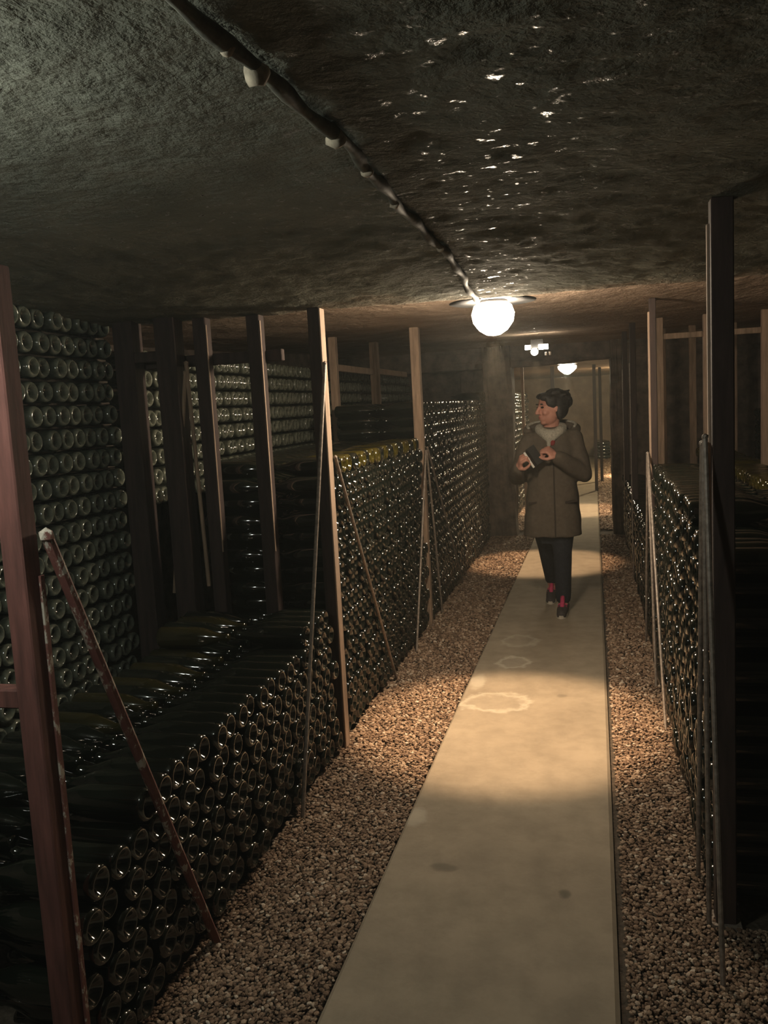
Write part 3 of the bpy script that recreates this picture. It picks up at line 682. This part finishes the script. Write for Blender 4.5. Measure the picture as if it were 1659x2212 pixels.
# neck, torso, arms, legs: one continuous body
limb(bm, [HC + Vector((0.0, 0.02, -0.05)), Vector((-0.278, 6.06, 1.28)), Vector((-0.28, 6.06, 1.22))], [0.055, 0.056, 0.07])
loft(bm, [(-0.285, 6.06, 0.74, .12, .085), (-0.285, 6.06, 0.86, .13, .09), (-0.28, 6.06, 1.0, .11, .085), (-0.28, 6.06, 1.15, .13, .095), (-0.28, 6.06, 1.24, .12, .07)])
limb(bm, [SHL + Vector((-.02, 0, 0)), ELL, WRL], [.042, .036, .026]); limb(bm, [SHR + Vector((.02, 0, 0)), ELR, WRR], [.042, .036, .026])
KNL, ANL = Vector((-0.222, 6.01, 0.45)), Vector((-0.226, 6.02, 0.085)); KNR, ANR = Vector((-0.338, 6.17, 0.45)), Vector((-0.320, 6.42, 0.125))
limb(bm, [Vector((-0.222, 6.05, 0.78)), KNL, ANL], [.070, .048, .034]); limb(bm, [Vector((-0.348, 6.07, 0.78)), KNR, ANR], [.070, .048, .034])
limb(bm, [ANL + Vector((0, 0, -.02)), Vector((-0.228, 5.94, 0.045)), Vector((-0.232, 5.85, 0.040))], [.034, .034, .026]); limb(bm, [ANR + Vector((0, 0, -.02)), Vector((-0.322, 6.34, 0.06)), Vector((-0.326, 6.27, 0.042))], [.034, .034, .026])
# hands: left closed at the chest, right around the phone
PH_D = Vector((0.057, 0.0, -0.095)).normalized(); PH_T = Vector((0.095, 0.0, 0.057)).normalized(); PH_C = Vector((-0.405, 5.755, 1.112))
hand(bm, WRL, Vector((-0.62, -0.15, 0.55)), Vector((-0.35, 0.55, -0.75)), 1, (55, 80, 50))
hand(bm, WRR, Vector((0.22, -0.55, 0.62)), Vector((0.85, 0.1, 0.10)), -1, (40, 75, 40))
person = remesh('person', bm, 0.0045, 3, M_SKIN, None)
tag(person, 'person in olive parka, dark jeans and pink-laced shoes looking sideways on the walkway', 'person')
for s in (-1, 1):
    bm = bmesh.new(); ell(bm, H(0.080, s * 0.031, 0.014), (0.010, 0.015, 0.0075), AX, 2); from_bm('eye', bm, M_EYE, person, True)
    bm = bmesh.new(); ell(bm, H(0.085, s * 0.034, 0.036), (0.006, 0.020, 0.0045), AX, 2); from_bm('eyebrow', bm, M_HAIR, person, True)
bm = bmesh.new(); ell(bm, H(0.0945, 0, -0.0555), (0.004, 0.016, 0.006), AX, 2); from_bm('lips', bm, simple('lip', (0.42, 0.14, 0.12), 0.5, var=0.1), person, True)
# hair
bm = bmesh.new()
ell(bm, H(-0.034, 0, 0.036), (0.098, 0.089, 0.086), AX); ell(bm, H(-0.050, 0, -0.005), (0.072, 0.085, 0.085), AX)
for s in (-1, 1):
    ell(bm, H(0.012, s * 0.066, 0.045), (0.042, 0.022, 0.045), AX, 2); ell(bm, H(-0.028, s * 0.070, -0.03), (0.030, 0.020, 0.055), AX, 2)
ell(bm, H(0.035, 0.022, 0.086), (0.055, 0.052, 0.026), AX, 2); ell(bm, H(0.048, -0.03, 0.078), (0.042, 0.040, 0.028), AX, 2); ell(bm, H(0.036, -0.062, 0.05), (0.030, 0.020, 0.04), AX, 2)
ell(bm, H(-0.115, 0.0, 0.03), (0.050, 0.052, 0.052), AX, 2); ell(bm, H(-0.135, 0.015, 0.065), (0.030, 0.03, 0.03), AX, 2)
rr_ = random.Random(3)
for k in range(46):
    th, ph = rr_.uniform(0, 6.28), rr_.uniform(0.1, 1.35)
    a = H(-0.03 + .092 * math.sin(ph) * math.cos(th), .086 * math.sin(ph) * math.sin(th), 0.036 + .086 * math.cos(ph))
    if (a - HC).dot(HF) > 0.05: continue
    b_ = a - HF * rr_.uniform(.02, .05) + HS * rr_.uniform(-.02, .02) + HU * rr_.uniform(-.02, .012)
    limb(bm, [a, b_], [.012, .007], 6)
remesh('hair', bm, 0.006, 1, M_HAIR, person)
# parka with sleeves
bm = bmesh.new()
loft(bm, [(-0.288, 6.06, 0.555, .200, .150), (-0.288, 6.06, 0.62, .198, .150), (-0.283, 6.06, 0.80, .182, .142), (-0.280, 6.06, 0.95, .168, .132), (-0.278, 6.06, 1.10, .172, .132),
          (-0.278, 6.06, 1.20, .172, .122), (-0.278, 6.06, 1.27, .135, .100), (-0.278, 6.06, 1.31, .085, .080)])
def sleeve(S_, E_, W_):
    d = (W_ - E_).normalized()
    limb(bm, [S_ + Vector((0, 0, -0.01)), S_.lerp(E_, .5), E_, E_.lerp(W_, .55), W_ - d * 0.012], [.068, .066, .066, .060, .048])
sleeve(SHL, ELL, WRL); sleeve(SHR, ELR, WRR)
parka = remesh('parka', bm, 0.009, 5, M_PARKA, person)
for v in parka.data.vertices:                                                    # cloth folds
    c = v.co; f = math.sin(c.z * 42 + c.x * 17) * 0.0025 + math.sin(c.x * 60 + c.z * 11) * 0.002
    v.co = c + v.normal * f
bm = bmesh.new()
fr = lambda z: 6.06 - float(np.interp(z, [.555, .62, .8, .95, 1.1, 1.2, 1.27], [.150, .150, .142, .132, .132, .122, .100])) - 0.0005
zs = np.linspace(0.56, 1.17, 14)
for a, b_ in zip(zs, zs[1:]): add_bar(bm, (-0.262, fr(a), a), (-0.262, fr(b_), b_), 0.010, 0.010)
from_bm('zip_placket', bm, M_SEAM, parka)
for x in (-0.165, -0.385):
    bm = bmesh.new(); add_bar(bm, (x - .055, fr(.80) + .026, .792), (x + .055, fr(.80) + .026, .806), 0.014, 0.022); from_bm('pocket_flap', bm, M_SEAM, parka)
# hood lying on the shoulders, pale lining and fleece collar
bm = bmesh.new(); pts = [Vector((-0.275 + .165 * math.cos(t), 6.10 + .10 * math.sin(t), 1.285 + .022 * math.sin(t))) for t in np.linspace(-0.35, math.pi + .35, 15)]
limb(bm, pts, [.030 + .018 * math.sin(math.pi * k / 14) for k in range(15)]); hood = remesh('hood', bm, 0.01, 3, M_PARKA, person)
bm = bmesh.new(); limb(bm, [p + Vector((0, -.012, .030 + .012 * math.sin(math.pi * k / 14))) for k, p in enumerate(pts)], [.011] * 15); remesh('hood_lining', bm, 0.006, 2, M_FLEECE, hood)
bm = bmesh.new()
cp = [Vector((-0.277 + .078 * math.cos(t), 6.035 + .075 * math.sin(t), 1.300 - .035 * math.sin(t) * -1 * (1 if math.sin(t) < 0 else .3))) for t in np.linspace(0, 2 * math.pi, 21)]
limb(bm, cp, [.034] * 21); limb(bm, [Vector((-.33, 5.985, 1.275)), Vector((-.285, 5.945, 1.225)), Vector((-.292, 5.935, 1.18))], [.036, .024, .012])
limb(bm, [Vector((-.215, 5.985, 1.285)), Vector((-.262, 5.945, 1.235))], [.034, .024])
remesh('fleece_collar', bm, 0.008, 2, M_FLEECE, person)
bm = bmesh.new(); ell(bm, (-.268, 5.942, 1.212), (.022, .018, .030), None, 2); from_bm('inner_shirt', bm, M_RED, person, True)
# jeans
bm = bmesh.new()
loft(bm, [(-0.285, 6.06, 0.50, .10, .085), (-0.285, 6.06, 0.60, .128, .10), (-0.285, 6.06, 0.86, .14, .10)])
limb(bm, [Vector((-0.222, 6.05, 0.70)), Vector((-.222, 6.03, .56)), KNL, ANL + Vector((0, 0, .03))], [.090, .083, .066, .054])
limb(bm, [Vector((-0.345, 6.07, 0.70)), Vector((-.343, 6.11, .56)), KNR, ANR + Vector((0, -.02, .05))], [.086, .080, .064, .052])
remesh('jeans', bm, 0.009, 4, M_JEANS, person)
# shoes
def shoe(heel, toe, lift, ank):
    d = (toe - heel).normalized(); s = d.cross(Z).normalized()
    bm = bmesh.new(); limb(bm, [heel + Vector((0, 0, .050 + lift)), heel.lerp(toe, .5) + Vector((0, 0, .045 + lift * .5)), toe - d * .03 + Vector((0, 0, .036))], [.040, .040, .034])
    limb(bm, [ank + Vector((0, 0, .0)), ank + Vector((0, 0, .04))], [.042, .040]); o = remesh('shoe', bm, 0.006, 3, M_SHOE, person)
    bm = bmesh.new()
    n = 22; lo, hi = [], []
    for k in range(n):
        t = 2 * math.pi * k / n; f = math.cos(t); p = heel.lerp(toe, .5 + .5 * f * 1.04); wd = .036 + .009 * f
        zz = 0.014 + lift * max(0, .5 - .5 * f) * 1.0
        lo.append(bm.verts.new(p + s * math.sin(t) * wd * 1.12 + Vector((0, 0, zz)))); hi.append(bm.verts.new(p + s * math.sin(t) * wd * 1.05 + Vector((0, 0, zz + .022))))
    for k in range(n): bm.faces.new((lo[k], lo[(k + 1) % n], hi[(k + 1) % n], hi[k]))
    bm.faces.new(lo[::-1]); bm.faces.new(hi); from_bm('sole', bm, M_SOLE, o)
    bm = bmesh.new()
    for k in range(4):
        c = heel.lerp(toe, .42 + .11 * k) + Vector((0, 0, .089 - .010 * k + lift * (.55 - .12 * k)))
        limb(bm, [c - s * .024 + Vector((0, 0, -.012)), c, c + s * .024 + Vector((0, 0, -.012))], [.0085] * 3, 6)
    limb(bm, [heel.lerp(toe, .33) + Vector((0, 0, .125 + lift * .6)), heel.lerp(toe, .62) + Vector((0, 0, .078 + lift * .3))], [.017, .015], 8)
    from_bm('laces', bm, M_PINK, o, True)
shoe(Vector((-0.225, 6.06, 0)), Vector((-0.236, 5.80, 0)), 0.0, ANL + Vector((0, .01, .02)))
shoe(Vector((-0.318, 6.47, 0)), Vector((-0.328, 6.225, 0)), 0.035, ANR + Vector((0, .01, .02)))
# phone in an open dark case, held in the hand
t = tag(empty('phone', PH_C), 'dark phone in an open black case with pale edge, held in the hand', 'phone')
def obox(name, c, ax, half, mat, parent, bev=.0015):
    bm = bmesh.new(); vs = add_box(bm, (-half[0], -half[1], -half[2]), half, bevel=bev)
    for v in bm.verts: v.co = ax[0] * v.co.x + ax[1] * v.co.y + ax[2] * v.co.z + c
    return from_bm(name, bm, mat, parent)
PA = (PH_D, (Y_ + PH_T * .22).normalized(), PH_D.cross((Y_ + PH_T * .22).normalized()))
obox('body', Vector((0, 0.012, 0)), PA, (.062, .034, .0052), M_BLACK, t)
obox('metal_edge', Vector((0, 0.012, 0)) - PA[1] * .0345, PA, (.060, .0022, .0070), M_SILVER, t, .0008)
fa = (PH_D, (PH_T * .9 + Y_ * .45).normalized(), PH_D.cross((PH_T * .9 + Y_ * .45).normalized()))
obox('case_flap', Vector((0.0, 0.045, 0.004)) + fa[1] * .034, fa, (.066, .036, .003), M_BLACK, t)
